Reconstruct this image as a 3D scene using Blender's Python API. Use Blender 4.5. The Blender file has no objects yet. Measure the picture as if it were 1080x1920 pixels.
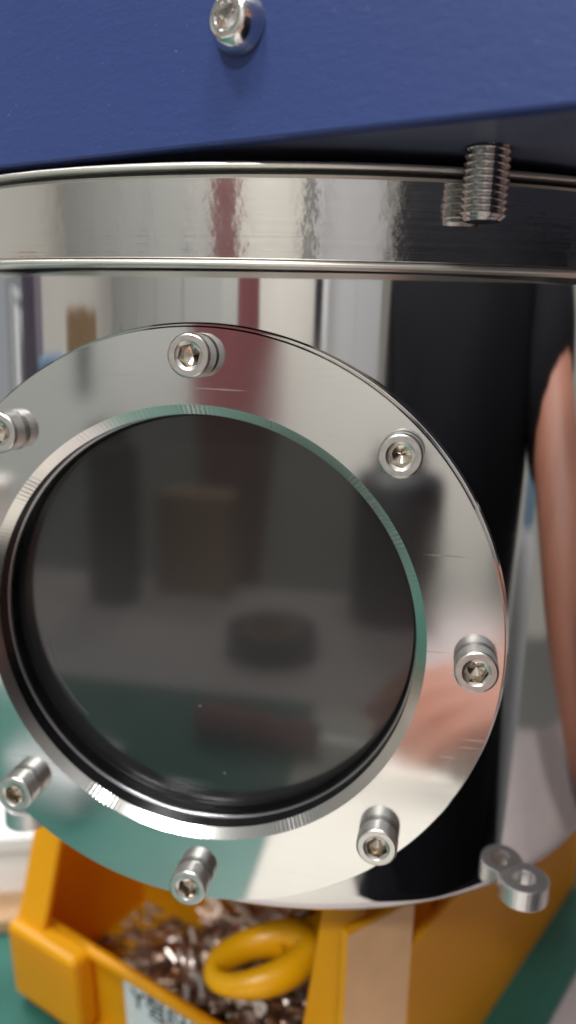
import bpy, bmesh, math, random
from mathutils import Vector, Matrix
random.seed(11)
S = 0.001                       # every number below is in millimetres
scene = bpy.context.scene
COL = scene.collection
PI = math.pi

# ------------------------------------------------------------------ camera
cd = bpy.data.cameras.new('camera')
cam = bpy.data.objects.new('camera', cd)
COL.objects.link(cam)
R = ((0.97993, -0.18616, -0.07126), (0.19696, 0.95926, 0.20257), (0.03065, -0.21254, 0.97667))
m = Matrix(((R[0][0], R[0][2], -R[0][1], 42.27 * S), (R[1][0], R[1][2], -R[1][1], -132.5 * S),
            (R[2][0], R[2][2], -R[2][1], 53.42 * S), (0, 0, 0, 1)))
cam.matrix_world = m
cd.sensor_fit = 'VERTICAL'
cd.sensor_height = 24
cd.sensor_width = 13.5
cd.lens = 24 * 1500 / 1920
cd.clip_start = 0.002
cd.clip_end = 60
cd.dof.use_dof = True
cd.dof.focus_distance = 0.128
cd.dof.aperture_fstop = 7.0
scene.camera = cam

# ------------------------------------------------------------------ world, lamps, exposure
w = bpy.data.worlds.new('World')
scene.world = w
w.use_nodes = True
w.node_tree.nodes['Background'].inputs[0].default_value = (0.80, 0.83, 0.86, 1)
w.node_tree.nodes['Background'].inputs[1].default_value = 0.30
def area(name, loc, size, energy, target, color=(1, 0.985, 0.96)):
    l = bpy.data.lights.new(name, 'AREA')
    l.shape = 'RECTANGLE'; l.size = size[0] * S; l.size_y = size[1] * S
    l.energy = energy; l.color = color
    o = bpy.data.objects.new(name, l); COL.objects.link(o)
    o.location = Vector(loc) * S
    o.rotation_euler = (Vector(target) - Vector(loc)).to_track_quat('-Z', 'Y').to_euler()
    return o
area('ceiling_panel_lamp', (-420, -500, 1350), (260, 260), 12, (-420, -500, -900))
area('ceiling_panel_lamp', (260, -500, 1350), (260, 260), 12, (260, -500, -900))
area('ceiling_tube_lamp', (-250, -1500, 1350), (420, 220), 28, (-250, -1500, -900))
area('ceiling_tube_lamp', (-700, 420, 1350), (1300, 160), 30, (-700, 420, -900))
scene.view_settings.view_transform = 'Standard'
scene.view_settings.look = 'None'
scene.view_settings.exposure = 0.0
scene.view_settings.gamma = 1
scene.render.engine = 'CYCLES'
scene.cycles.use_denoising = True
scene.cycles.max_bounces = 10
scene.cycles.glossy_bounces = 6
scene.cycles.caustics_reflective = False
scene.cycles.sample_clamp_indirect = 4

# ------------------------------------------------------------------ helpers
def V(*a): return Vector(a)
def mesh(name, verts, faces, mat=None, parent=None, smooth=False, mats=None, mi=None):
    me = bpy.data.meshes.new(name)
    me.from_pydata([tuple(c * S for c in v) for v in verts], [], faces)
    if smooth: me.polygons.foreach_set('use_smooth', [True] * len(me.polygons))
    for k in (mats or ([mat] if mat else [])): me.materials.append(k)
    if mi: me.polygons.foreach_set('material_index', mi)
    me.update()
    o = bpy.data.objects.new(name, me); COL.objects.link(o)
    if parent: o.parent = parent
    return o
def thing(name, label, cat, loc=(0, 0, 0), group=None, rot=None):
    o = bpy.data.objects.new(name, None); COL.objects.link(o)
    o.location = Vector(loc) * S; o.empty_display_size = 0.01
    if rot: o.rotation_euler = rot
    return tag(o, label, cat, group)
def tag(o, label=None, cat=None, group=None, kind=None):
    if label: o['label'] = label
    if cat: o['category'] = cat
    if group: o['group'] = group
    if kind: o['kind'] = kind
    return o
def from_bm(name, bm, mat, parent=None, smooth=False):
    me = bpy.data.meshes.new(name); bm.to_mesh(me); bm.free()
    me.materials.append(mat)
    if smooth: me.polygons.foreach_set('use_smooth', [True] * len(me.polygons))
    o = bpy.data.objects.new(name, me); COL.objects.link(o)
    if parent: o.parent = parent
    return o
def box(name, c, d, mat, parent=None, bev=0.0, rot=None, seg=2):
    bm = bmesh.new(); bmesh.ops.create_cube(bm, size=1)
    bmesh.ops.scale(bm, vec=Vector(d) * S, verts=bm.verts)
    if bev:
        bmesh.ops.bevel(bm, geom=list(bm.edges), offset=bev * S, segments=seg, affect='EDGES', profile=0.5)
    if rot: bmesh.ops.rotate(bm, verts=bm.verts, cent=(0, 0, 0), matrix=rot)
    bmesh.ops.translate(bm, vec=Vector(c) * S, verts=bm.verts)
    return from_bm(name, bm, mat, parent)
def lathe(name, prof, n, frame, mat, parent=None, closed=False, rfun=None, smooth=True):
    """prof: list of (a, r) along the axis; a None entry splits the smoothing. frame(a, r, t) -> point."""
    verts, faces = [], []
    prev = None
    def ring(p):
        b = len(verts)
        for k in range(n):
            t = 2 * PI * k / n
            rr = p[1] if rfun is None else rfun(p[0], p[1], t, p[2] if len(p) > 2 else None)
            verts.append(frame(p[0], rr, t))
        return b
    pts = [p for p in prof]
    last = None
    for i, p in enumerate(pts):
        if p is None:
            prev = ring(last); continue
        b = ring(p)
        if prev is not None:
            for k in range(n):
                k2 = (k + 1) % n
                faces.append((prev + k, prev + k2, b + k2, b + k))
        prev = b; last = p
    return mesh(name, verts, faces, mat, parent, smooth=smooth)
def along_y(cx=0, cy=0, cz=0):     # axis -Y (towards the camera)
    return lambda a, r, t: (cx + r * math.cos(t), cy - a, cz + r * math.sin(t))
def along_z(cx=0, cy=0, cz=0):
    return lambda a, r, t: (cx + r * math.cos(t), cy + r * math.sin(t), cz + a)
def sharp(prof):
    out = []
    for i, p in enumerate(prof):
        out.append(p)
        if 0 < i < len(prof) - 1: out.append(None)
    return out

class NT:
    def __init__(s, name):
        s.m = bpy.data.materials.new(name); s.m.use_nodes = True
        s.t = s.m.node_tree; s.b = s.t.nodes['Principled BSDF']; s.out = s.t.nodes['Material Output']
    def n(s, typ, **kw):
        nd = s.t.nodes.new(typ)
        for k, v in kw.items():
            if k == 'ins':
                for a, b in v.items(): nd.inputs[a].default_value = b
            else: setattr(nd, k, v)
        return nd
    def l(s, a, b): s.t.links.new(a, b)
    def obj(s, scale=(1, 1, 1)):
        tc = s.n('ShaderNodeTexCoord'); mp = s.n('ShaderNodeMapping')
        mp.inputs['Scale'].default_value = scale
        s.l(tc.outputs['Object'], mp.inputs['Vector']); return mp.outputs['Vector']
    def noise(s, vec, scale, detail=3, rough=0.5):
        nz = s.n('ShaderNodeTexNoise', ins={'Scale': scale, 'Detail': detail, 'Roughness': rough})
        s.l(vec, nz.inputs['Vector']); return nz.outputs['Fac']
    def ramp(s, fac, stops):
        r = s.n('ShaderNodeValToRGB'); e = r.color_ramp.elements
        while len(e) < len(stops): e.new(0.5)
        for k, (p, c) in enumerate(stops):
            e[k].position = p; e[k].color = tuple(c) + (1,) if len(c) == 3 else c
        s.l(fac, r.inputs['Fac']); return r.outputs['Color']
    def rng(s, fac, a, b, lo=0.0, hi=1.0):
        r = s.n('ShaderNodeMapRange', ins={'From Min': lo, 'From Max': hi, 'To Min': a, 'To Max': b})
        s.l(fac, r.inputs['Value']); return r.outputs['Result']
    def math(s, op, a, b=None, clamp=False):
        r = s.n('ShaderNodeMath', operation=op, use_clamp=clamp)
        for i, x in enumerate((a, b)):
            if x is None: continue
            if isinstance(x, (int, float)): r.inputs[i].default_value = x
            else: s.l(x, r.inputs[i])
        return r.outputs[0]
    def bump(s, h, strength, dist, prev=None):
        b = s.n('ShaderNodeBump', ins={'Strength': strength, 'Distance': dist})
        s.l(h, b.inputs['Height'])
        if prev: s.l(prev, b.inputs['Normal'])
        return b.outputs['Normal']
    def set(s, **kw):
        for k, v in kw.items():
            k = k.replace('_', ' ')
            if k not in s.b.inputs: k = {'Base': 'Base Color'}.get(k, k)
            if hasattr(v, 'links'): s.l(v, s.b.inputs[k])
            else: s.b.inputs[k].default_value = v if not isinstance(v, tuple) or len(v) == 4 else v + (1,)
        return s.m

def plain(name, col, rough=0.5, metallic=0.0, var=0.12, scale=120, bump=0.0, spec=0.5):
    t = NT(name); v = t.obj(); f = t.noise(v, scale, 4)
    a = tuple(c * (1 - var) for c in col); b = tuple(min(1, c * (1 + var)) for c in col)
    kw = dict(Base_Color=t.ramp(f, [(0.3, a), (0.7, b)]), Roughness=t.rng(f, max(0.02, rough - 0.06), rough + 0.06), Metallic=metallic)
    t.set(**kw)
    if bump: t.set(Normal=t.bump(t.noise(v, scale * 6, 3), bump, 0.0004))
    t.b.inputs['Specular IOR Level'].default_value = spec
    return t.m

def steel(name, col=(0.65, 0.648, 0.64), rough=0.05, smear=0.05, scratch=0.06, wave=0.02):
    t = NT(name); v = t.obj()
    big = t.noise(v, 26, 3); fine = t.noise(v, 900, 2)
    mp = t.n('ShaderNodeMapping'); mp.inputs['Scale'].default_value = (60, 60, 1600); mp.inputs['Rotation'].default_value = (0.0, 0.5, 0.0)
    t.l(v, mp.inputs['Vector'])
    sc = t.noise(mp.outputs['Vector'], 1.0, 3)
    line = t.ramp(sc, [(0.64, (0, 0, 0)), (0.72, (1, 1, 1))])
    r = t.math('ADD', t.rng(big, rough, rough + smear, 0.42, 0.75), t.math('MULTIPLY', line, scratch))
    nrm = t.bump(t.noise(v, 38, 1), wave, 0.002)
    t.set(Base_Color=col, Metallic=1.0, Roughness=r, Normal=nrm)
    return t.m

M_ring = steel('mirror_polished_steel', rough=0.05, smear=0.13, scratch=0.12, wave=0.008)
M_body = steel('vessel_polished_steel', (0.62, 0.61, 0.60), rough=0.05, smear=0.06, scratch=0.03, wave=0.025)
M_rim = plain('satin_rim_steel', (0.86, 0.83, 0.77), 0.45, 1.0, 0.05)
M_screw = plain('stainless_screw', (0.58, 0.57, 0.55), 0.32, 1.0, 0.10, 700)
M_socket = plain('socket_steel', (0.56, 0.50, 0.42), 0.16, 1.0, 0.15, 500)
M_dark = plain('black_gap', (0.012, 0.012, 0.014), 0.5)
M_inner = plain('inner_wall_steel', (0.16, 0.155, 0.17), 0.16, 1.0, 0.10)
M_seal = plain('seal_satin_metal', (0.30, 0.295, 0.31), 0.22, 1.0, 0.10)
M_gasket = plain('gasket_black', (0.025, 0.025, 0.028), 0.35)

def brushed():
    t = NT('brushed_flange_steel'); v = t.obj((12, 12, 1500))
    f = t.noise(v, 1.0, 4); v2 = t.obj()
    r = t.rng(t.noise(v2, 160, 3), 0.09, 0.14)
    t.set(Base_Color=(0.65, 0.635, 0.615), Metallic=1.0, Roughness=r,
          Normal=t.bump(f, 0.07, 0.0004, t.bump(t.noise(v2, 420, 2), 0.10, 0.0004)))
    return t.m
M_flange = brushed()

def chamfer_mat():
    t = NT('turned_chamfer_steel')
    tc = t.n('ShaderNodeTexCoord'); sp = t.n('ShaderNodeSeparateXYZ'); t.l(tc.outputs['Object'], sp.inputs[0])
    ang = t.math('ARCTAN2', sp.outputs['Z'], sp.outputs['X'])
    cv = t.n('ShaderNodeCombineXYZ'); t.l(ang, cv.inputs[0])
    mask = t.ramp(t.noise(cv.outputs[0], 2.3, 1), [(0.50, (0.02,) * 3), (0.68, (1, 1, 1))])
    s1 = t.math('SINE', t.math('MULTIPLY', ang, 300.0))
    nz = t.noise(cv.outputs[0], 90, 2)
    h = t.math('MULTIPLY', t.math('ADD', s1, t.math('MULTIPLY', nz, 1.6)), mask)
    t.set(Base_Color=(0.70, 0.68, 0.65), Metallic=1.0, Roughness=0.19, Normal=t.bump(h, 0.34, 0.00010))
    return t.m
M_chamfer = chamfer_mat()

def blue_mat():
    t = NT('blue_powder_coat'); v = t.obj()
    f = t.noise(v, 14, 3)
    fine = t.noise(v, 1100, 3, 0.6); mid = t.noise(t.obj((1, 1, 2.2)), 330, 4, 0.6)
    spk = t.ramp(t.noise(v, 1500, 1), [(0.74, (0, 0, 0)), (0.80, (1, 1, 1))])
    mix = t.n('ShaderNodeMix', data_type='RGBA'); t.l(t.math('MULTIPLY', spk, 0.35), mix.inputs['Factor'])
    t.l(t.ramp(f, [(0.3, (0.024, 0.048, 0.172)), (0.7, (0.031, 0.055, 0.188))]), mix.inputs['A'])
    mix.inputs['B'].default_value = (0.16, 0.20, 0.42, 1)
    t.set(Base_Color=mix.outputs['Result'], Roughness=0.5, Specular_IOR_Level=0.35,
          Normal=t.bump(mid, 0.14, 0.0006, t.bump(fine, 0.12, 0.0003)))
    return t.m
M_blue = blue_mat()
M_under = plain('blue_underside', (0.12, 0.135, 0.21), 0.30)

def glass_mat():
    t = NT('dark_sight_glass'); v = t.obj()
    base = t.n('ShaderNodeBsdfPrincipled', ins={'Base Color': (0.006, 0.0065, 0.007, 1), 'Roughness': 0.25})
    gl = t.n('ShaderNodeBsdfGlossy', ins={'Color': (0.96, 1.0, 0.97, 1), 'Roughness': 0.06})
    fr = t.n('ShaderNodeFresnel', ins={'IOR': 1.52})
    mx = t.n('ShaderNodeMixShader'); t.l(t.math('ADD', t.math('MULTIPLY', fr.outputs[0], 0.92), 0.006, True), mx.inputs[0])
    t.l(base.outputs[0], mx.inputs[1]); t.l(gl.outputs[0], mx.inputs[2])
    vo = t.n('ShaderNodeTexVoronoi', ins={'Scale': 105.0}); t.l(v, vo.inputs['Vector'])
    pick = t.math('GREATER_THAN', t.noise(v, 70, 1), 0.56)
    dot = t.math('MULTIPLY', t.math('LESS_THAN', vo.outputs['Distance'], 0.030), pick)
    dust = t.n('ShaderNodeBsdfDiffuse', ins={'Color': (0.5, 0.5, 0.48, 1)})
    m2 = t.n('ShaderNodeMixShader'); t.l(t.math('MULTIPLY', dot, 0.5), m2.inputs[0])
    t.l(mx.outputs[0], m2.inputs[1]); t.l(dust.outputs[0], m2.inputs[2])
    t.l(m2.outputs[0], t.out.inputs['Surface'])
    return t.m
M_glass = glass_mat()

def yellow_mat():
    t = NT('yellow_moulded_plastic'); v = t.obj(); f = t.noise(v, 60, 4)
    t.set(Base_Color=t.ramp(f, [(0.3, (0.90, 0.455, 0.006)), (0.7, (0.95, 0.50, 0.010))]), Roughness=t.rng(f, 0.30, 0.42),
          Normal=t.bump(t.noise(v, 900, 2), 0.06, 0.0003))
    tr = t.n('ShaderNodeBsdfTranslucent', ins={'Color': (0.95, 0.38, 0.006, 1)})
    mx = t.n('ShaderNodeMixShader', ins={0: 0.38}); t.l(t.b.outputs[0], mx.inputs[1]); t.l(tr.outputs[0], mx.inputs[2]); t.l(mx.outputs[0], t.out.inputs['Surface'])
    return t.m
M_yellow = yellow_mat()
M_scis = plain('yellow_scissor_plastic', (0.95, 0.46, 0.004), 0.30, var=0.05)
M_paper = plain('white_paper', (0.78, 0.78, 0.80), 0.7, var=0.03)
M_label = plain('label_paper', (0.70, 0.76, 0.80), 0.5, var=0.05)
M_ink = plain('black_ink', (0.025, 0.04, 0.05), 0.6)
M_glare_kraft = plain('beige_sticker', (0.68, 0.41, 0.21), 0.45, var=0.08)  # glare colour of the bin's corner strip, reused for the carton tape
M_card = plain('brown_cardboard', (0.42, 0.27, 0.15), 0.8)
M_mat = plain('green_bench_mat', (0.02, 0.115, 0.092), 0.36, var=0.12, scale=60, bump=0.1)
M_bench = plain('grey_bench_laminate', (0.50, 0.44, 0.44), 0.45, var=0.06)
M_tin = plain('tinned_copper', (0.50, 0.38, 0.31), 0.38, 1.0, 0.18, 400)
M_tin2 = plain('tinned_steel', (0.62, 0.54, 0.49), 0.34, 1.0, 0.15, 400)
M_sleeve = plain('white_sleeve', (0.80, 0.74, 0.66), 0.4, var=0.05)

# ------------------------------------------------------------------ steel vessel
AX, AY = 8.6, 83.3               # vessel axis
vessel = thing('steel_vessel', 'polished steel vessel with a round flanged sight glass and wide top flange', 'vessel', (0, 0, 0))
def body():
    n = 320
    zs = [64.4 - k * (64.4 + 55.6) / 70 for k in range(71)]
    prof = [(z, 80.0) for z in zs]
    for k in range(1, 7):
        a = k / 6 * PI / 2; prof.append((-55.6 - 3.4 * math.sin(a), 80 - 3.4 * (1 - math.cos(a))))
    prof += [(-59.0, 50.0), (-59.0, 0.01)]
    verts, faces = [], []
    for (z, r) in prof:
        for k in range(n):
            t = 2 * PI * k / n; verts.append((AX + r * math.cos(t), AY + r * math.sin(t), z))
    for i in range(len(prof) - 1):
        for k in range(n):
            f = (i * n + k, (i + 1) * n + k, (i + 1) * n + (k + 1) % n, i * n + (k + 1) % n)
            c = [sum(verts[j][q] for j in f) / 4 for q in range(3)]
            if c[1] < 40 and math.hypot(c[0], c[2]) < 45.5: continue
            faces.append(f)
    return mesh('vessel_body', verts, faces, M_body, vessel, smooth=True)
body()
flange_group = []
flange_group.append(lathe('top_flange', sharp([(64.9, 80.5), (64.9, 88.2), (65.6, 89.0), (77.0, 89.0), (77.6, 88.4), (77.6, 70)]), 320, along_z(0, 0, 3.9), M_flange, vessel))
flange_group.append(lathe('flange_lower_edge', [(64.3, 80.0), (64.3, 88.6), (64.4, 89.1), (64.65, 89.4), (64.95, 89.35), (65.2, 89.15), (65.3, 88.8)], 320, along_z(0, 0, 3.9), M_rim, vessel))
flange_group.append(lathe('flange_gasket', sharp([(77.5, 72), (77.5, 86.6), (78.5, 86.6), (78.5, 72)]), 240, along_z(0, 0, 3.9), M_gasket, vessel))
flange_group.append(lathe('lid_plate', [(78.45, 72), None, (78.35, 88.2), (78.5, 88.7), (78.9, 88.95), (79.25, 88.7), (79.45, 88.1), None, (79.45, 60)], 320, along_z(0, 0, 3.9), M_rim, vessel))
for o in flange_group:
    o.location = (6.9 * S, 83.5 * S, 0); o.rotation_euler = (0.048, 0, 0)
# nozzle and viewport ring
Y = along_y()
lathe('port_nozzle', sharp([(-26, 55.6), (-4.2, 55.6), (-3.9, 55.2), (-3.5, 55.2), (-3.2, 55.6), (-2.7, 55.6), (-2.4, 55.3), (-2.4, 44)]), 240, Y, M_body, vessel)
ring = lathe('viewport_ring', sharp([(-2.3, 45), (-2.3, 54.6), (-2.0, 55), (-0.35, 55), (0, 54.72), (0, 41.75)]), 480, Y, M_ring, vessel)
lathe('ring_chamfer', [(0, 41.75), (-1.45, 40.0)], 720, Y, M_chamfer, ring)
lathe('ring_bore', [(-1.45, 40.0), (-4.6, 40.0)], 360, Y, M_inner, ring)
lathe('glass_seal', [(-4.6, 40.0), (-4.7, 39.75), (-4.95, 39.6), (-5.3, 39.6), (-5.6, 39.8), None, (-5.7, 40.0), (-8.6, 40.0)], 360, Y, M_seal, vessel)
glass = lathe('sight_glass', [(-8.6, 40.2), (-8.4, 39.9), None, (-7.9, 39.2), None, (-7.9, 0.01)], 300, Y, M_glass, vessel)

def scratch():
    pts = [(-33.5, -8), (-32.6, -12), (-30.8, -16), (-28.0, -20), (-25.2, -23)]
    P = [Vector((x, 7.87, z)) for x, z in pts]; verts = []; faces = []
    for i, p in enumerate(P):
        for dx, dy in ((-.06, 0), (.06, 0), (.06, -.08), (-.06, -.08)): verts.append((p.x + dx, p.y + dy, p.z + dx * .5))
    for i in range(len(P) - 1):
        for k in range(4): faces.append((i * 4 + k, i * 4 + (k + 1) % 4, i * 4 + 4 + (k + 1) % 4, i * 4 + 4 + k))
    faces += [(3, 2, 1, 0), tuple(len(verts) - 4 + k for k in range(4))]
    mesh('glass_scratch', verts, faces, plain('scratch_white', (0.13, 0.13, 0.12), 0.5), glass)
scratch()
# ---- socket head cap screws round the ring
def screw_mesh(h, idx):
    N = 96; RH = 3.72; AP = 1.72
    def rf(a, r, t, kind):
        if kind == 'k': return r - 0.11 * (1 if (int(round(t / (2 * PI) * N)) % 2) else 0)
        if kind == 'x':
            q = (t + 0.2 + idx * 0.7) % (PI / 3) - PI / 6
            return r / math.cos(q)
        return r
    prof = [(-0.1, 2.9), (0.0, 2.95), (0.35, 3.0), None, (0.45, 3.35), (0.8, RH - 0.05), None, (1.0, RH, 'k'), (h - 0.75, RH, 'k'), None, (h - 0.6, RH - 0.02), (h - 0.3, RH - 0.05), (h - 0.08, RH - 0.22),
            (h, RH - 0.42), None, (h, 2.42), None, (h - 0.06, 2.36), (h - 0.22, AP + 0.05, 'x')]
    o = lathe('cap_screw', prof, N, lambda a, r, t: (r * math.cos(t), -a, r * math.sin(t)), M_screw, None, rfun=rf)
    s = lathe('hex_socket', [(h - 0.22, AP + 0.05, 'x'), None, (h - 2.3, AP, 'x'), None, (h - 2.3, 1.5), (h - 2.9, 0.01)], N,
              lambda a, r, t: (r * math.cos(t), -a, r * math.sin(t)), M_socket, o, rfun=rf, smooth=False)
    return o
HS = [4.9, 4.1, 4.35, 4.1, 4.2, 4.4, 4.3, 4.2]
for k in range(8):
    a = PI / 2 - k * PI / 4
    o = screw_mesh(HS[k], k)
    o.location = (50.1 * math.cos(a) * S, 0, 50.1 * math.sin(a) * S)
    o.rotation_euler = (random.uniform(-.012, .012), random.uniform(0, 1), random.uniform(-.012, .012))
    o.parent = vessel

# ---- lugs at the lower edge
def lug(ang, label):
    bm = bmesh.new()
    W, L, T = 5.2, 9.2, 4.6
    outer = [(-3, -2.4)] + [(L - W + W * math.cos(t), W * math.sin(t)) for t in [(-150 + 10 * k) * PI / 180 for k in range(31)]] + [(-3, 2.4)]
    n = 20
    hole = [(L - W + 0.2 + 2.3 * math.cos(2 * PI * k / n), 2.3 * math.sin(2 * PI * k / n)) for k in range(n)]
    for z in (0, -T):
        vo = [bm.verts.new((x * S, y * S, z * S)) for x, y in outer]
        vh = [bm.verts.new((x * S, y * S, z * S)) for x, y in hole]
        eo = [bm.edges.new((vo[i], vo[(i + 1) % len(vo)])) for i in range(len(vo))]
        eh = [bm.edges.new((vh[i], vh[(i + 1) % n])) for i in range(n)]
        bmesh.ops.triangle_fill(bm, use_beauty=True, edges=eo + eh)
        if z == 0: A, B = vo, vh
        else:
            for i in range(len(vo)): bm.faces.new((A[i], A[(i + 1) % len(vo)], vo[(i + 1) % len(vo)], vo[i]))
            for i in range(n): bm.faces.new((B[i], B[(i + 1) % n], vh[(i + 1) % n], vh[i]))
    bmesh.ops.recalc_face_normals(bm, faces=bm.faces)
    es = [e for e in bm.edges if len(e.link_faces) == 2 and e.calc_face_angle() > 0.9]
    bmesh.ops.bevel(bm, geom=es, offset=0.35 * S, segments=2, affect='EDGES', profile=0.5)
    o = from_bm('fixing_lug', bm, M_lug, vessel)
    o.location = ((AX + 79.5 * math.cos(ang)) * S, (AY + 79.5 * math.sin(ang)) * S, -54.6 * S)
    o.rotation_euler = (0, 0, ang)
    if label: o['label'] = label
M_lug = plain('lug_steel', (0.74, 0.72, 0.72), 0.38, 1.0, 0.06)
lug(math.radians(-47.7), None)
lug(math.radians(-132.3), None)

# ------------------------------------------------------------------ blue housing
AN = math.radians(-18.67); UZ = 81.0
T_ = V(math.cos(AN), math.sin(AN), 0); N_ = V(math.sin(AN), -math.cos(AN), 0)
P0 = V(15.3, -13.4, UZ)
house = thing('machine_housing', 'dark blue textured machine housing above the polished steel vessel', 'machine', (P0.x, P0.y, P0.z))
rotz = Matrix.Rotation(AN, 3, 'Z')
def loc_h(u, v, w_): return T_ * u + (-N_) * v + V(0, 0, w_)
# front cover: a slab with rounded edges; side walls and base behind it
box('front_cover', loc_h(0, 1.5, 80), (360, 3, 160), M_blue, house, 0.5, rotz)
box('base_plate', loc_h(0, 122, 1.8), (356, 237.6, 3), M_under, house, 0.4, rotz)
box('side_panel', loc_h(-178.4, 122, 81.8), (3, 237, 156), M_blue, house, 0.4, rotz)
box('side_panel', loc_h(178.4, 122, 81.8), (3, 237, 156), M_blue, house, 0.4, rotz)
box('top_panel', loc_h(0, 121, 161.6), (358, 239, 3), M_blue, house, 0.4, rotz)
# button head screw
def button():
    N = 72
    prof = [(-0.05, 4.15), (0.35, 4.2), (0.6, 4.1)]
    for k in range(1, 10):
        a = k / 9
        prof.append((0.6 + 3.0 * math.sin(a * PI / 2) ** 0.9, 4.1 - 1.75 * a ** 1.25))
    prof += [None, (3.6, 1.95), None, (3.45, 1.85, 'x')]
    def rf(a, r, t, kind):
        if kind == 'x':
            q = (t + 0.3) % (PI / 3) - PI / 6; return r * 0.9 / math.cos(q)
        return r
    fr = lambda a, r, t: (r * math.cos(t), -a, r * math.sin(t))
    o = lathe('button_screw', prof, N, fr, M_btn, house, rfun=rf)
    lathe('hex_socket', [(3.45, 1.85, 'x'), None, (1.3, 1.8, 'x'), None, (1.2, 1.6), (0.8, 0.01)], N, fr, M_btn, o, rfun=rf, smooth=False)
    p = loc_h(-5.9, 0, 15.4)
    o.location = p * S; o.rotation_euler = (0, 0, AN)
M_btn = plain('button_screw_steel', (0.72, 0.70, 0.67), 0.16, 1.0, 0.06, 500)
button()
# threaded stud hanging out of the base plate
def stud():
    N = 48; pitch = 0.98; r0 = 2.92; r1 = 3.36
    verts, faces = [], []
    zs = []
    z = 3.0
    rows = 200
    L = 12.6
    for i in range(rows + 1):
        zz = 2.6 - i * L / rows
        for k in range(N):
            t = 2 * PI * k / N
            ph = (zz / pitch + k / N) % 1.0
            tri = 1 - abs(2 * ph - 1)
            r = r0 + (r1 - r0) * min(1, max(0, tri * 1.25 - 0.1))
            if zz < 2.6 - L + 0.7: r = min(r, 3.36 - (2.6 - L + 0.7 - zz) * 1.1)
            if zz > 0.3: r = min(r, 2.9)
            verts.append((r * math.cos(t), r * math.sin(t), zz))
    for i in range(rows):
        for k in range(N):
            faces.append((i * N + k, (i + 1) * N + k, (i + 1) * N + (k + 1) % N, i * N + (k + 1) % N))
    faces.append(tuple(rows * N + k for k in range(N))[::-1])
    o = mesh('threaded_stud', verts, faces, M_stud, house)
    o.location = (V(45.4, -5.0, UZ) - P0) * S
M_stud = plain('stud_steel', (0.46, 0.45, 0.44), 0.2, 1.0, 0.08, 500)
stud()

# ------------------------------------------------------------------ bench
BZ = -150
def slab(name, poly, z0, z1, mat, parent=None):
    n = len(poly)
    v = [(x, y, z1) for x, y in poly] + [(x, y, z0) for x, y in poly]
    f = [tuple(range(n)), tuple(range(2 * n - 1, n - 1, -1))] + [(i + n, (i + 1) % n + n, (i + 1) % n, i) for i in range(n)]
    return mesh(name, v, f, mat, parent)
bench = tag(slab('workbench', [(-800, -480), (95, -480), (95, 10), (330, 10), (330, 600), (-800, 600)], BZ - 40, BZ - 2.5, M_bench),
            'pale grey laminate bench under the green mat and yellow bin', 'workbench')
mat_ = tag(slab('bench_mat', [(-420, -270), (-19, -270), (-19, 18), (52, 18), (175, 270), (175, 330), (-420, 330)], BZ - 2.4, BZ, M_mat),
           'dark green rubber mat lying on the bench under the yellow bin', 'mat')

# ------------------------------------------------------------------ yellow parts bin
bin_ = thing('parts_bin', 'yellow plastic parts bin full of metal terminals below the vessel', 'bin', (-78, 63, BZ))
def bw(x, y, z=0): return (x + 78, y - 63, z)          # world mm -> bin-local mm
FL, FR, K, BR, BL = V(-74.5, 61.5, 0), V(28.5, 20, 0), V(43, 36, 0), V(103, 156, 0), V(-33, 163, 0)
def wall(name, a, b, h0, h1, th, lean=(0, 0), mat=None, taper_a=0, taper_b=0):
    """an upright plate from a to b (plan), between heights h0 and h1, th thick inwards (to the left of a->b), top moved by lean."""
    d = (b - a).normalized(); nrm = V(-d.y, d.x, 0)
    ln = V(lean[0], lean[1], 0)
    pts = []
    for h, e in ((h0, 0), (h1, 1)):
        for off in (0, th):
            for p in (a, b):
                q = p + nrm * off + ln * (h / 30.0)
                pts.append(bw(q.x, q.y, h))
    f = [(0, 1, 3, 2), (4, 6, 7, 5), (0, 4, 5, 1), (2, 3, 7, 6), (0, 2, 6, 4), (1, 5, 7, 3)]
    bm = bmesh.new()
    vs = [bm.verts.new(Vector(p) * S) for p in pts]
    for q in f: bm.faces.new([vs[i] for i in q])
    bmesh.ops.recalc_face_normals(bm, faces=bm.faces)
    bmesh.ops.bevel(bm, geom=list(bm.edges), offset=min(0.9, th * 0.35) * S, segments=3, affect='EDGES', profile=0.5)
    return from_bm(name, bm, mat or M_yellow, bin_, smooth=False)
ud = (FR - FL).normalized(); vd = V(-ud.y, ud.x, 0)
lean = (-2.2 * vd.x, -2.2 * vd.y)
# low front wall: side pieces with the label recess between them
front = wall('front_wall', FL + ud * 0.2 + vd * 4.6, FR - ud * 0.2 + vd * 4.6, 1.5, 28, 2.4, lean)
def on_front(u, h, out): 
    q = FL + ud * u + V(lean[0], lean[1], 0) * (h / 30.0) - vd * (out - 4.6)
    return bw(q.x, q.y, h)
def plate(name, u0, u1, h0, h1, t, mat, parent, bev=0.8):
    pts = [on_front(u, h, o) for o in (0.02, t) for (u, h) in ((u0, h0), (u1, h0), (u1, h1), (u0, h1))]
    bm = bmesh.new(); vs = [bm.verts.new(Vector(p) * S) for p in pts]
    for q in ((0, 1, 2, 3), (7, 6, 5, 4), (0, 4, 5, 1), (1, 5, 6, 2), (2, 6, 7, 3), (3, 7, 4, 0)): bm.faces.new([vs[i] for i in q])
    bmesh.ops.recalc_face_normals(bm, faces=bm.faces)
    if bev: bmesh.ops.bevel(bm, geom=list(bm.edges), offset=bev * S, segments=3, affect='EDGES', profile=0.5)
    return from_bm(name, bm, mat, parent)
plate('front_corner', -0.5, 29, 3, 29.5, 8.2, M_yellow, bin_, 2.2)
plate('front_corner', 97, 113, 0.5, 29.5, 8.2, M_yellow, bin_, 1.6)
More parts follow.
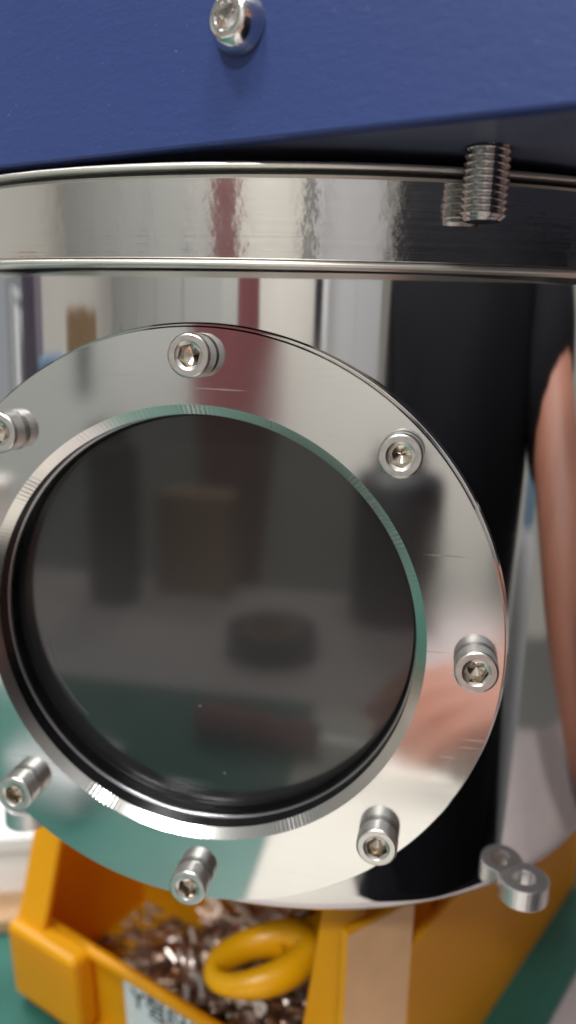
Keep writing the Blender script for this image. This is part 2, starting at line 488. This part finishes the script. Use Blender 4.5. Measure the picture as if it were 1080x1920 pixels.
plate('front_rim', 28, 98, 27.9, 31.0, 3.2, M_yellow, bin_, 1.3)
lab = plate('bin_label', 40.5, 93, 4.5, 27.6, 0.35, M_label, bin_, 0)
# lettering on the label
def text(body_, size):
    c = bpy.data.curves.new('lettering', 'FONT'); c.body = body_; c.size = size * S; c.extrude = 0.00004; c.offset = 0.00010
    o = bpy.data.objects.new('lettering_curve', c); COL.objects.link(o)
    dg = bpy.context.evaluated_depsgraph_get(); me = bpy.data.meshes.new_from_object(o.evaluated_get(dg))
    bpy.data.objects.remove(o); me.name = 'lettering'; me.materials.clear(); me.materials.append(M_ink)
    t = bpy.data.objects.new('lettering', me); COL.objects.link(t); return t
tx = text('Y\ud615\ud130\ubbf8\ub110', 8.6)
upv = (Vector(on_front(0, 30, 0)) - Vector(on_front(0, 0, 0))).normalized()
nv = ud.cross(upv).normalized()
o0 = Vector(on_front(43.2, 17.8, 0.45)) * S
tx.matrix_world = Matrix(((ud.x, upv.x, nv.x, o0.x), (ud.y, upv.y, nv.y, o0.y), (ud.z, upv.z, nv.z, o0.z), (0, 0, 0, 1)))
tx.parent = lab
# stiles rising steeply from the front corners, then the taller sides and back
def stile(name, a, w_, par):
    prof = [(0, 29.0), (2.2, 36), (8.6, 60), (12.5, 76)]
    pts = []; th = 2.6
    for (v_, h) in prof:
        base = V(lean[0], lean[1], 0) * (29 / 30.0)
        for off in (0, th):
            for u in (0, w_):
                q = a + base + ud * u + vd * (v_ + off); pts.append(bw(q.x, q.y, h))
    f = []
    for i in range(len(prof) - 1):
        b = 4 * i; c = b + 4
        f += [(b, b + 1, c + 1, c), (b + 2, c + 2, c + 3, b + 3), (b, c, c + 2, b + 2), (b + 1, b + 3, c + 3, c + 1)]
    f += [(0, 2, 3, 1), (len(pts) - 4, len(pts) - 3, len(pts) - 1, len(pts) - 2)]
    bm = bmesh.new(); vs = [bm.verts.new(Vector(p) * S) for p in pts]
    for q in f: bm.faces.new([vs[i] for i in q])
    bmesh.ops.recalc_face_normals(bm, faces=bm.faces)
    es = [e for e in bm.edges if len(e.link_faces) == 2 and e.calc_face_angle() > 0.8]
    bmesh.ops.bevel(bm, geom=es, offset=0.8 * S, segments=3, affect='EDGES', profile=0.5)
    return from_bm(name, bm, M_yellow, bin_)
stile('front_stile', FL + ud * 0.4, 11.5, bin_)
stile('front_stile', FR - ud * 11.5, 11.5, bin_)
wall('side_wall', BL, FL + vd * 9, 1, 76, 2.4)
wall('side_wall', FL + vd * 9.3, FL + vd * 0.5, 1, 36, 2.4)
cor = wall('corner_wall', FR, K, 1, 76, 2.4)
wall('side_wall', K, BR, 1, 62, 2.4)
wall('back_wall', BR, BL, 1, 76, 2.4)
wall('divider', FL + vd * 52 + ud * 112, FL + vd * 52 + ud * 2.5, 2, 66, 2.0)
pl = [bw(p.x, p.y, 0) for p in (FL, FR, K, BR, BL)]
slab('bin_floor', [(p[0], p[1]) for p in pl], 0.3, 2.4, M_yellow, bin_)
# beige strip on the corner: glare on the yellow plastic put in as colour
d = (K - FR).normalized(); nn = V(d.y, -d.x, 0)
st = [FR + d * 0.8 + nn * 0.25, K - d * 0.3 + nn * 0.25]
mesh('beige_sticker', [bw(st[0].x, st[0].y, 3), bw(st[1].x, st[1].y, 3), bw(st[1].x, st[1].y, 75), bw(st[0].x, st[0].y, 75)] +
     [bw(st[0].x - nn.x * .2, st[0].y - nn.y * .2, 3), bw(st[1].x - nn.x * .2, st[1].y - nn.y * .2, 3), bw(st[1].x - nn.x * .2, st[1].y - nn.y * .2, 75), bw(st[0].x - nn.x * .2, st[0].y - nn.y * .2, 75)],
     [(0, 1, 2, 3), (7, 6, 5, 4), (0, 4, 5, 1), (1, 5, 6, 2), (2, 6, 7, 3), (3, 7, 4, 0)], M_glare_kraft, bin_)

# ------------------------------------------------------------------ heap of fork terminals
def heap_h(u, v):
    """height above the bench of the heap at (u along the front, v back)"""
    g = 1 / (1 + math.exp(-(u - 47) / 6.0))
    dip = 6 * math.exp(-((u - 75) ** 2 + (v - 14) ** 2) / 220.0)
    return 5 - dip * g + (21 + 5 * math.sin(u * 0.09 + 1) + 3 * math.sin(v * 0.2)) * g
def heap_pt(u, v): return FL + ud * u + vd * v
hv, hf = [], []   # heap surface
nu, nv_ = 34, 30
for i in range(nu):
    for j in range(nv_):
        u = 5 + i * 103 / (nu - 1); v = 8.5 + j * 42 / (nv_ - 1); p = heap_pt(u, v)
        hv.append((p.x, p.y, BZ + heap_h(u, v) - 2.5 + random.uniform(-1, 1)))
for i in range(nu - 1):
    for j in range(nv_ - 1): hf.append((i * nv_ + j, (i + 1) * nv_ + j, (i + 1) * nv_ + j + 1, i * nv_ + j + 1))
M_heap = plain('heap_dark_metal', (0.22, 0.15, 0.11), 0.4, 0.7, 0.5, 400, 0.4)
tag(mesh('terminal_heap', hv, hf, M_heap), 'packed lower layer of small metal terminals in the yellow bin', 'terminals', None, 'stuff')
def terminal_mesh(mat, barrel_r=1.55, L=6.0):
    bm = bmesh.new(); n = 10
    r1 = [bm.verts.new((0, barrel_r * math.cos(2 * PI * k / n) * S, barrel_r * math.sin(2 * PI * k / n) * S)) for k in range(n)]
    r2 = [bm.verts.new((L * S, barrel_r * math.cos(2 * PI * k / n) * S, barrel_r * math.sin(2 * PI * k / n) * S)) for k in range(n)]
    i1 = [bm.verts.new((0, .72 * v.co.y, .72 * v.co.z)) for v in r1]
    i2 = [bm.verts.new((1.8 * S, .72 * v.co.y, .72 * v.co.z)) for v in r1]
    for k in range(n):
        q = (k + 1) % n
        f = bm.faces.new((r1[k], r1[q], r2[q], r2[k])); f.smooth = True
        bm.faces.new((i1[k], i1[q], r1[q], r1[k])); bm.faces.new((i2[k], i2[q], i1[q], i1[k]))
    bm.faces.new(r2)
    bm.faces.new(i2[::-1])
    # fork: palm and two prongs, 0.8 thick
    def prism(poly):
        a = [bm.verts.new((x * S, y * S, -0.4 * S)) for x, y in poly]; b = [bm.verts.new((x * S, y * S, 0.4 * S)) for x, y in poly]
        bm.faces.new(a[::-1]); bm.faces.new(b)
        for k in range(len(poly)): bm.faces.new((a[k], a[(k + 1) % len(poly)], b[(k + 1) % len(poly)], b[k]))
    prism([(L - .2, -1.3), (L + 2.2, -2.8), (L + 2.2, 2.8), (L - .2, 1.3)])
    prism([(L + 2.2, -2.8), (L + 6.6, -3.0), (L + 7.2, -2.3), (L + 6.6, -1.6), (L + 2.2, -1.4)])
    prism([(L + 2.2, 1.4), (L + 6.6, 1.6), (L + 7.2, 2.3), (L + 6.6, 3.0), (L + 2.2, 2.8)])
    bmesh.ops.recalc_face_normals(bm, faces=bm.faces)
    me = bpy.data.meshes.new('fork_terminal'); bm.to_mesh(me); bm.free(); me.materials.append(mat); return me
TM = [terminal_mesh(M_tin, 1.9, 7.5), terminal_mesh(M_tin2, 1.9, 7.5), terminal_mesh(M_tin, 1.65, 6.6)]
cnt = 0
def put_terminal(me, p, rot, label, group):
    o = bpy.data.objects.new('fork_terminal', me); COL.objects.link(o)
    o.location = Vector(p) * S; o.rotation_euler = rot
    return tag(o, label, 'terminal', group)
tries = 0
while cnt < 230 and tries < 4000:
    tries += 1
    u = random.uniform(30, 104); v = random.uniform(13, 47)
    if heap_h(u, v) < 14 and random.random() < 0.6: continue
    p = heap_pt(u, v)
    put_terminal(random.choice(TM), (p.x, p.y, BZ + heap_h(u, v) + random.uniform(-1.5, 1.6)), (random.uniform(0, 6.28), random.uniform(-.55, .55), random.uniform(0, 6.28)),
                 'small bare metal fork terminal lying in the heap inside the yellow bin', 'fork terminals in the yellow bin')
    cnt += 1
# a few that can be told apart
M_term_white = terminal_mesh(M_sleeve, 1.5, 7.5)
p = heap_pt(80, 13); put_terminal(M_term_white, (5.5, 41.5, BZ + 31), (0.2, 0.55, 2.2), 'white sleeved terminal standing out of the heap below the scissor handle', 'fork terminals in the yellow bin')
put_terminal(TM[1], (-19.0, 58.5, BZ + 31), (0.5, 0.5, -1.2), 'shiny pale terminal on top of the heap left of the scissor handle', 'fork terminals in the yellow bin')
put_terminal(TM[1], (-24, 58.5, BZ + 29.5), (0.1, 0.15, -0.75), 'shiny terminal lying along the front wall of the yellow bin', 'fork terminals in the yellow bin')

# ------------------------------------------------------------------ scissors
scis = thing('scissors', 'scissors with thick yellow plastic handle loops resting on the terminals', 'scissors', (2, 48, BZ + 37))
def tube_mesh(name, pts, rads, mat, parent, closed=False, n=14, squash=1.0):
    P = [Vector(p) for p in pts]; N = len(P); verts, faces = [], []
    for i in range(N):
        a = P[(i - 1) % N] if (closed or i) else P[0]; b = P[(i + 1) % N] if (closed or i < N - 1) else P[-1]
        t = (b - a).normalized(); s = t.cross(V(0, 0, 1)).normalized() if abs(t.z) < .95 else V(1, 0, 0); u = s.cross(t)
        for k in range(n):
            an = 2 * PI * k / n; verts.append(tuple(P[i] + (s * math.cos(an) * rads[i] + u * math.sin(an) * rads[i] * squash)))
    for i in range(N if closed else N - 1):
        for k in range(n):
            faces.append((i * n + k, ((i + 1) % N) * n + k, ((i + 1) % N) * n + (k + 1) % n, i * n + (k + 1) % n))
    if not closed:
        faces.append(tuple(range(n))[::-1]); faces.append(tuple((N - 1) * n + k for k in range(n)))
    return mesh(name, verts, faces, mat, parent, smooth=True)
def loop(cx, cy, cz, a, b, rot, tilt, rr):
    pts, rs = [], []
    for k in range(40):
        t = 2 * PI * k / 40
        x, y = a * math.cos(t), b * math.sin(t)
        q = Matrix.Rotation(rot, 3, 'Z') @ Vector((x, y, x * tilt))
        pts.append((cx + q.x, cy + q.y, cz + q.z)); rs.append(rr + 1.0 * math.cos(t - 0.4) + 0.25 * math.sin(3 * t))
    return pts, rs
pts, rs = loop(1.5, 0.3, 2.0, 12.6, 6.9, 0.42, 0.16, 3.7)
tube_mesh('handle_loop', pts, rs, M_scis, scis, True, 16, 1.25)
pts, rs = loop(27, 16, 1.5, 12.0, 7.5, 0.75, 0.05, 3.2)
tube_mesh('handle_loop', pts, rs, M_scis, scis, True, 16, 1.25)
tube_mesh('handle_shank', [(7, 4, 1), (14, 9, 2.5), (24, 20, 4), (36, 42, 2), (40, 52, 1)], [4.6, 6.4, 6.6, 4.4, 3.0], M_scis, scis, False, 16)
tube_mesh('scissor_blade', [(38, 48, 1.5), (44, 64, 0), (50, 84, -4)], [3.2, 2.6, 0.6], M_tin2, scis, False, 10, 0.3)

# ------------------------------------------------------------------ things at the left, behind the bin
wb = thing('carton_box', 'flat white carton lying behind the yellow bin at the left', 'carton', (-150, 127, BZ))
box('carton_body', (0, 0, 11), (118, 90, 20), M_paper, wb, 0.8, Matrix.Rotation(0.35, 3, 'Z'))
box('carton_lid', (0, 0, 24.4), (121, 93, 6), M_paper, wb, 0.8, Matrix.Rotation(0.35, 3, 'Z'))
kb = tag(box('cardboard_sheet', (-127, 84, BZ + 2.6), (80, 24, 4.6), M_card, None, 0.4, Matrix.Rotation(0.35, 3, 'Z')), 'brown cardboard piece lying on the green mat left of the bin', 'cardboard')

# ------------------------------------------------------------------ what the mirror-bright steel shows: the room on the camera's side
M_wallc = plain('cream_wall_paint', (0.76, 0.73, 0.68), 0.8, var=0.03, scale=4)
M_grey = plain('grey_locker_paint', (0.56, 0.57, 0.55), 0.55, var=0.05)
M_floor = plain('workshop_floor', (0.22, 0.22, 0.21), 0.5)
M_red = plain('dark_red_cloth', (0.24, 0.08, 0.088), 0.8)
M_blk = plain('black_cloth', (0.009, 0.009, 0.012), 0.85, bump=0.2, spec=0.15)
M_skin = plain('skin', (0.44, 0.19, 0.13), 0.5, var=0.08, scale=40)
M_hair = plain('black_hair', (0.012, 0.010, 0.010), 0.6)
M_blackp = plain('black_plastic', (0.02, 0.02, 0.022), 0.4)
tag(box('floor', (0, -600, -905), (6000, 6000, 10), M_floor), None, None, None, 'structure')
tag(box('workshop_wall', (0, -2450, 300), (6000, 60, 2400), M_wallc), None, None, None, 'structure')
tag(box('workshop_wall', (-2600, -700, 300), (60, 3400, 2400), M_wallc), None, None, None, 'structure')
tag(box('workshop_wall', (2600, -700, 300), (60, 3400, 2400), M_wallc), None, None, None, 'structure')
# lockers, an added white cupboard, a dark post and an added dark red coat behind the camera
for k in range(5):
    lk = thing('metal_locker', ['grey metal locker nearest the hanging red coat, second behind the camera', 'grey metal locker in the row behind the camera, second from the red coat', 'grey metal locker in the row behind the camera, third from the red coat',
               'grey metal locker in the row behind the camera, fourth from the red coat', 'grey metal locker at the far end of the row from the red coat'][k], 'locker', (-760 - k * 400, -1500, -900), 'lockers behind the camera')
    box('locker_body', (0, 0, 900), (392, 450, 1800), M_grey, lk, 4)
    box('locker_door', (0, 228, 900), (372, 14, 1760), M_grey, lk, 3)
    box('door_handle', (140, 240, 900), (20, 16, 120), M_blackp, lk, 4)
cu = thing('white_cupboard', 'tall white cupboard with two doors, seen mirrored in the flange', 'cupboard', (490, -1600, -900))  # added to stand in for a brighter-lit stretch of wall
box('cupboard_body', (0, 0, 950), (460, 420, 1900), M_paper, cu, 3)
box('cupboard_door', (-115, 214, 950), (224, 12, 1860), M_paper, cu, 2)
box('cupboard_door', (115, 214, 950), (224, 12, 1860), M_paper, cu, 2)
po = thing('machine_post', 'slim black machine post mirrored as a dark stripe in the flange', 'post', (172, -1250, -900))
box('post_shaft', (0, 0, 800), (52, 52, 1600), M_blackp, po, 3)
box('post_foot', (0, 0, 8), (180, 180, 16), M_blackp, po, 3)
def drape():
    verts, faces = [], []; nu, nz = 40, 30
    for j in range(nz + 1):
        z = 330 - j * 640 / nz
        sp = 42 + 14 * math.sin(j * 0.12) + (0 if j > 3 else -22 + j * 7)
        for i in range(nu):
            t = 2 * PI * i / nu
            r = 1 + 0.12 * math.sin(5 * t + j * 0.05) + 0.05 * math.sin(9 * t)
            verts.append((sp * r * math.cos(t), 30 * r * math.sin(t), z))
    for j in range(nz):
        for i in range(nu): faces.append((j * nu + i, (j + 1) * nu + i, (j + 1) * nu + (i + 1) % nu, j * nu + (i + 1) % nu))
    faces.append(tuple(range(nu))[::-1])
    c = thing('hanging_coat', 'dark red coat hanging behind the camera, mirrored above the sight glass', 'coat', (-250, -950, 0))  # red cloth added in place of a maroon sleeve mirrored in the steel
    mesh('coat_cloth', verts, faces, M_red, c, smooth=True)
    tube_mesh('coat_hook', [(0, 0, 325), (0, 0, 360), (12, 0, 378), (24, 0, 362)], [3, 3, 3, 2.5], M_blackp, c)
drape()
M_lblue = plain('pale_blue_plastic', (0.30, 0.46, 0.64), 0.4)
# small things on the front of the bench
def canister(name, label, cat, x, y, r, h, mat, mat2):
    c = thing(name, label, cat, (x, y, -900 if h > 500 else BZ - 2.5))
    lathe('canister_body', [(0, r * .9), (2, r), None, (h * .8, r), (h * .86, r * .9), (h * .9, r * .5)], 40, along_z(), mat, c)
    lathe('canister_cap', sharp([(h * .88, r * .55), (h, r * .55), (h, 0.01)]), 40, along_z(), mat2, c)
canister('spray_can', 'squat black spray can on the bench straight in front of the vessel', 'can', 12, -440, 33, 132, M_blackp, M_blackp)  # added dark object in place of the omitted phone, for its mirrored black patch
canister('gas_cylinder', 'tall white gas cylinder with blue cap standing right of the seated person', 'gas cylinder', 720, -50, 50, 870, M_paper, M_lblue)
canister('spray_can', 'slim black spray can on the bench beside the small brown carton', 'can', -205, -420, 20, 140, M_blackp, M_blackp)
br = thing('brown_carton', 'small brown carton on the front of the bench', 'carton', (-150, -462, BZ - 2.5))
box('carton_body', (0, 0, 40), (60, 34, 80), M_card, br, 1); box('carton_flap', (0, 0, 81), (60.6, 34.6, 1.6), M_card, br, 0.4)
cr = thing('cream_carton', 'cream carton at the left front of the bench', 'carton', (-430, -400, BZ - 2.5))
box('carton_body', (0, 0, 38), (230, 150, 76), M_wallc, cr, 1); box('carton_lid', (0, 0, 80), (234, 154, 8), M_wallc, cr, 1)
pp = thing('paper_sheet', 'white sheet of paper lying on the bench in front of the vessel', 'paper', (35, -165, BZ - 2.3))
M_sheet = plain('cream_paper', (0.64, 0.61, 0.55), 0.7, var=0.03)
bm = bmesh.new(); bmesh.ops.create_grid(bm, x_segments=12, y_segments=12, size=0.5)
for v_ in bm.verts: v_.co = Vector((v_.co.x * 112, v_.co.y * 200, 0.6 + 0.5 * math.sin(v_.co.x * 5) * math.sin(v_.co.y * 4))) * S
ext = bmesh.ops.extrude_face_region(bm, geom=list(bm.faces)); bmesh.ops.translate(bm, vec=(0, 0, 0.0003), verts=[e for e in ext['geom'] if isinstance(e, bmesh.types.BMVert)])
from_bm('sheet', bm, M_sheet, pp)
rt = thing('tape_roll', 'roll of black tape lying on the bench in front of the vessel', 'tape', (-62, -345, BZ - 2.5))
lathe('tape_winding', sharp([(0, 17), (0, 30), (18, 30), (18, 17)]), 48, along_z(), M_gasket, rt)
lathe('tape_core', sharp([(0.2, 15.5), (18.2, 15.5), (18.2, 17.02), (0.2, 17.02), (0.2, 15.5)]), 48, along_z(), M_card, rt)
sd_ = thing('screwdriver', 'screwdriver with dark red handle lying on the mat in front of the vessel', 'screwdriver', (-30, -215, BZ + 9), None, (0, 0, 0.12))
alongx = lambda a, r, t: (a, r * math.cos(t), r * math.sin(t))
lathe('screwdriver_handle', [(-45, 0.1), (-44, 7), (-38, 9), (-10, 9), (0, 7), (12, 8.6), (20, 8), (22, 4), (22, 0.1)], 24, alongx, M_red, sd_, rfun=lambda a, r, t, k: r * (1 + 0.05 * math.cos(6 * t)))
lathe('screwdriver_shaft', [(21, 2.6), (85, 2.6), (90, 1.6), (92, 0.1)], 16, alongx, M_rim, sd_)
pb = thing('connector_block', 'small white connector block lying at the left of the green mat', 'connector', (-118, -170, BZ), None, (0, 0, 0.4))
box('connector_housing', (0, 0, 8), (46, 22, 16), M_paper, pb, 1)
for k in range(4): box('connector_slot', (-16 + k * 10.5, 0, 16.1), (6, 12, 1.2), M_blackp, pb, 0.2)
def tub(label, x, y, w_, d_, h, mat, rz):
    t = thing('storage_tub', label, 'tub', (x, y, BZ - 2.5), None, (0, 0, rz))
    box('tub_floor', (0, 0, 1.5), (w_, d_, 3), mat, t, 0.5)
    for sx in (-1, 1): box('tub_wall', (sx * (w_ / 2 - 1), 0, h / 2), (2.6, d_, h), mat, t, 0.6)
    for sy in (-1, 1): box('tub_wall', (0, sy * (d_ / 2 - 1), h / 2 - .3), (w_ - 5, 2.6, h), mat, t, 0.6)
    box('tub_rim', (0, d_ / 2 + 1.6, h - 3), (w_ + 3, 3, 5), mat, t, 0.6); box('tub_rim', (0, -d_ / 2 - 1.6, h - 3), (w_ + 3, 3, 5), mat, t, 0.6)
M_lilac = plain('dark_lilac_plastic', (0.16, 0.13, 0.17), 0.4)
tub('pale blue storage tub on the bench left of the vessel', -400, 40, 110, 90, 190, M_lblue, 0.1)
tub('white storage tub at the left end of the bench', -380, 235, 110, 60, 230, M_paper, 0.1)
tub('dark lilac storage tub on the bench left of the vessel', -420, 130, 120, 70, 260, M_lilac, 0.1)
bc = thing('tall_carton', 'tall brown carton standing on the bench left of the blue tub', 'carton', (-430, -70, BZ - 2.5))
box('carton_body', (0, 0, 110), (120, 90, 220), M_card, bc, 1); box('carton_tape', (0, 0, 220.4), (121, 24, 1.2), M_glare_kraft, bc, 0.3)

# ------------------------------------------------------------------ the person at the camera, seen only as reflections
def skin_mesh(name, joints, links, mat, parent=None, level=1):
    """joints: {key: ((x,y,z), radius)}; first key is the root."""
    keys = list(joints); bm = bmesh.new(); vs = {k: bm.verts.new(Vector(joints[k][0]) * S) for k in keys}
    for a, b in links: bm.edges.new((vs[a], vs[b]))
    me = bpy.data.meshes.new(name); bm.to_mesh(me); bm.free()
    o = bpy.data.objects.new(name, me); COL.objects.link(o)
    md = o.modifiers.new('skin', 'SKIN'); md.use_smooth_shade = True
    for i, k in enumerate(keys):
        sv = me.skin_vertices[0].data[i]; r = joints[k][1] * S
        sv.radius = (r, r) if not isinstance(joints[k][1], tuple) else (joints[k][1][0] * S, joints[k][1][1] * S)
        sv.use_root = (i == 0)
    sd = o.modifiers.new('sub', 'SUBSURF'); sd.levels = level; sd.render_levels = level
    dg = bpy.context.evaluated_depsgraph_get(); m2 = bpy.data.meshes.new_from_object(o.evaluated_get(dg))
    bpy.data.objects.remove(o); m2.name = name; m2.materials.clear(); m2.materials.append(mat)
    m2.polygons.foreach_set('use_smooth', [True] * len(m2.polygons))
    q = bpy.data.objects.new(name, m2); COL.objects.link(q)
    if parent: q.parent = parent
    return q
def hand(J, L, pre, wrist, fwd, side, up):
    """palm and five separate bent fingers grown from the wrist joint."""
    f, s_, u = Vector(fwd).normalized(), Vector(side).normalized(), Vector(up).normalized(); w_ = Vector(wrist)
    J[pre + 'palm'] = (tuple(w_ + f * 45), 24); L.append((pre + 'wrist', pre + 'palm'))
    for i, (off, ln) in enumerate(((-27, 62), (-9, 74), (10, 70), (28, 56))):
        b = w_ + f * 84 + s_ * off; J[pre + 'k%d' % i] = (tuple(b), 10); L.append((pre + 'palm', pre + 'k%d' % i))
        prev = pre + 'k%d' % i
        for j, (q, dz) in enumerate(((0.45, -4), (0.78, -14), (1.0, -26))):
            k = pre + 'f%d%d' % (i, j); J[k] = (tuple(b + f * ln * q + s_ * off * 0.25 * q + u * dz), 9 - j * 0.8); L.append((prev, k)); prev = k
    t0 = w_ + f * 30 - s_ * 34; J[pre + 't0'] = (tuple(t0), 12); L.append((pre + 'palm', pre + 't0'))
    J[pre + 't1'] = (tuple(t0 + f * 34 - s_ * 22 + u * -6), 10); L.append((pre + 't0', pre + 't1'))
    J[pre + 't2'] = (tuple(t0 + f * 60 - s_ * 26 + u * -14), 8.5); L.append((pre + 't1', pre + 't2'))
PX, PY = 408, -225
F_ = V(-.8, .6, 0); LFT = V(-.6, -.8, 0)
def pp_(f, l, z): q = V(PX, PY, 0) + F_ * f + LFT * l; return (q.x, q.y, z)
J = {'pelvis': (pp_(0, 0, -420), 120), 'waist': (pp_(0, 0, -260), 118), 'chest': (pp_(-10, 0, -20), 130), 'neckb': (pp_(-15, 0, 175), 68), 'neck': (pp_(-5, 0, 250), 58),
     'head': (pp_(15, 0, 330), 82), 'crown': (pp_(8, 0, 400), 78)}
L = [('pelvis', 'waist'), ('waist', 'chest'), ('chest', 'neckb'), ('neckb', 'neck'), ('neck', 'head'), ('head', 'crown')]
J['nose'] = (pp_(112, 0, 345), 12); L.append(('head', 'nose'))
arms = {'l': [pp_(-10, 170, 125), (320, -385, -90), (165, -282, -112)], 'r': [pp_(-10, -190, 125), (345, 55, -20), (205, 150, -112)]}
for k, (sh, el, wr) in arms.items():
    J[k + 'sh'] = (sh, 62); J[k + 'el'] = (el, 50); J[k + 'fa'] = (tuple(Vector(el).lerp(Vector(wr), .35)), 50); J[k + 'wrist'] = (wr, 29)
    L += [('neckb', k + 'sh'), (k + 'sh', k + 'el'), (k + 'el', k + 'fa'), (k + 'fa', k + 'wrist')]
hand(J, L, 'l', arms['l'][2], (-1, .16, -.12), (0.16, 1, 0), (0, 0, 1))
hand(J, L, 'r', arms['r'][2], (-.15, .95, -.22), (-.95, -.15, 0), (0, 0, 1))
for k, sd in (('a', 1), ('b', -1)):
    J[k + 'hip'] = (pp_(40, 95 * sd, -430), 88); J[k + 'knee'] = (pp_(430, 120 * sd, -440), 62); J[k + 'ank'] = (pp_(400, 125 * sd, -850), 45); J[k + 'toe'] = (pp_(560, 130 * sd, -868), 34)
    L += [('pelvis', k + 'hip'), (k + 'hip', k + 'knee'), (k + 'knee', k + 'ank'), (k + 'ank', k + 'toe')]
per = skin_mesh('person', J, L, M_skin, None, 2)
tag(per, 'seated person in black shirt and trousers with bare forearms on the bench', 'person')
sj = {k: J[k] for k in ('waist', 'pelvis', 'chest', 'neckb')}
sj = {'waist': (J['waist'][0], 190), 'pelvis': (J['pelvis'][0], 180), 'chest': (J['chest'][0], 210), 'neckb': (pp_(-15, 0, 140), 92)}
sl = [('pelvis', 'waist'), ('waist', 'chest'), ('chest', 'neckb')]
for k in 'lr':
    sj[k + 'sh'] = (J[k + 'sh'][0], 82); sj[k + 'sl'] = (tuple(Vector(J[k + 'sh'][0]).lerp(Vector(J[k + 'el'][0]), .98 if k == 'l' else .9)), 70)
    sl += [('neckb', k + 'sh'), (k + 'sh', k + 'sl')]
skin_mesh('shirt', sj, sl, M_blk, per, 2)
tj = {'pelvis': (J['pelvis'][0], 178)}; tl = []
for k in 'ab':
    tj[k + 'hip'] = (J[k + 'hip'][0], 108); tj[k + 'knee'] = (J[k + 'knee'][0], 80); tj[k + 'ank'] = (J[k + 'ank'][0], 62)
    tl += [('pelvis', k + 'hip'), (k + 'hip', k + 'knee'), (k + 'knee', k + 'ank')]
skin_mesh('trousers', tj, tl, M_blk, per, 2)
skin_mesh('hair', {'a': (pp_(-8, 0, 385), 88), 'b': (pp_(-22, 0, 420), 84), 'c': (pp_(-40, 0, 340), 72)}, [('a', 'b'), ('a', 'c')], M_hair, per, 2)
sto = thing('stool', 'black workshop stool under the seated person', 'stool', (PX, PY, -900))
lathe('stool_seat', sharp([(300, 0.01), (300, 165), (335, 170), (335, 0.01)]), 48, along_z(), M_blackp, sto)
lathe('stool_column', sharp([(20, 28), (300, 28)]), 24, along_z(), M_rim, sto)
lathe('stool_base', sharp([(0, 230), (24, 220), (30, 40)]), 48, along_z(), M_blackp, sto)
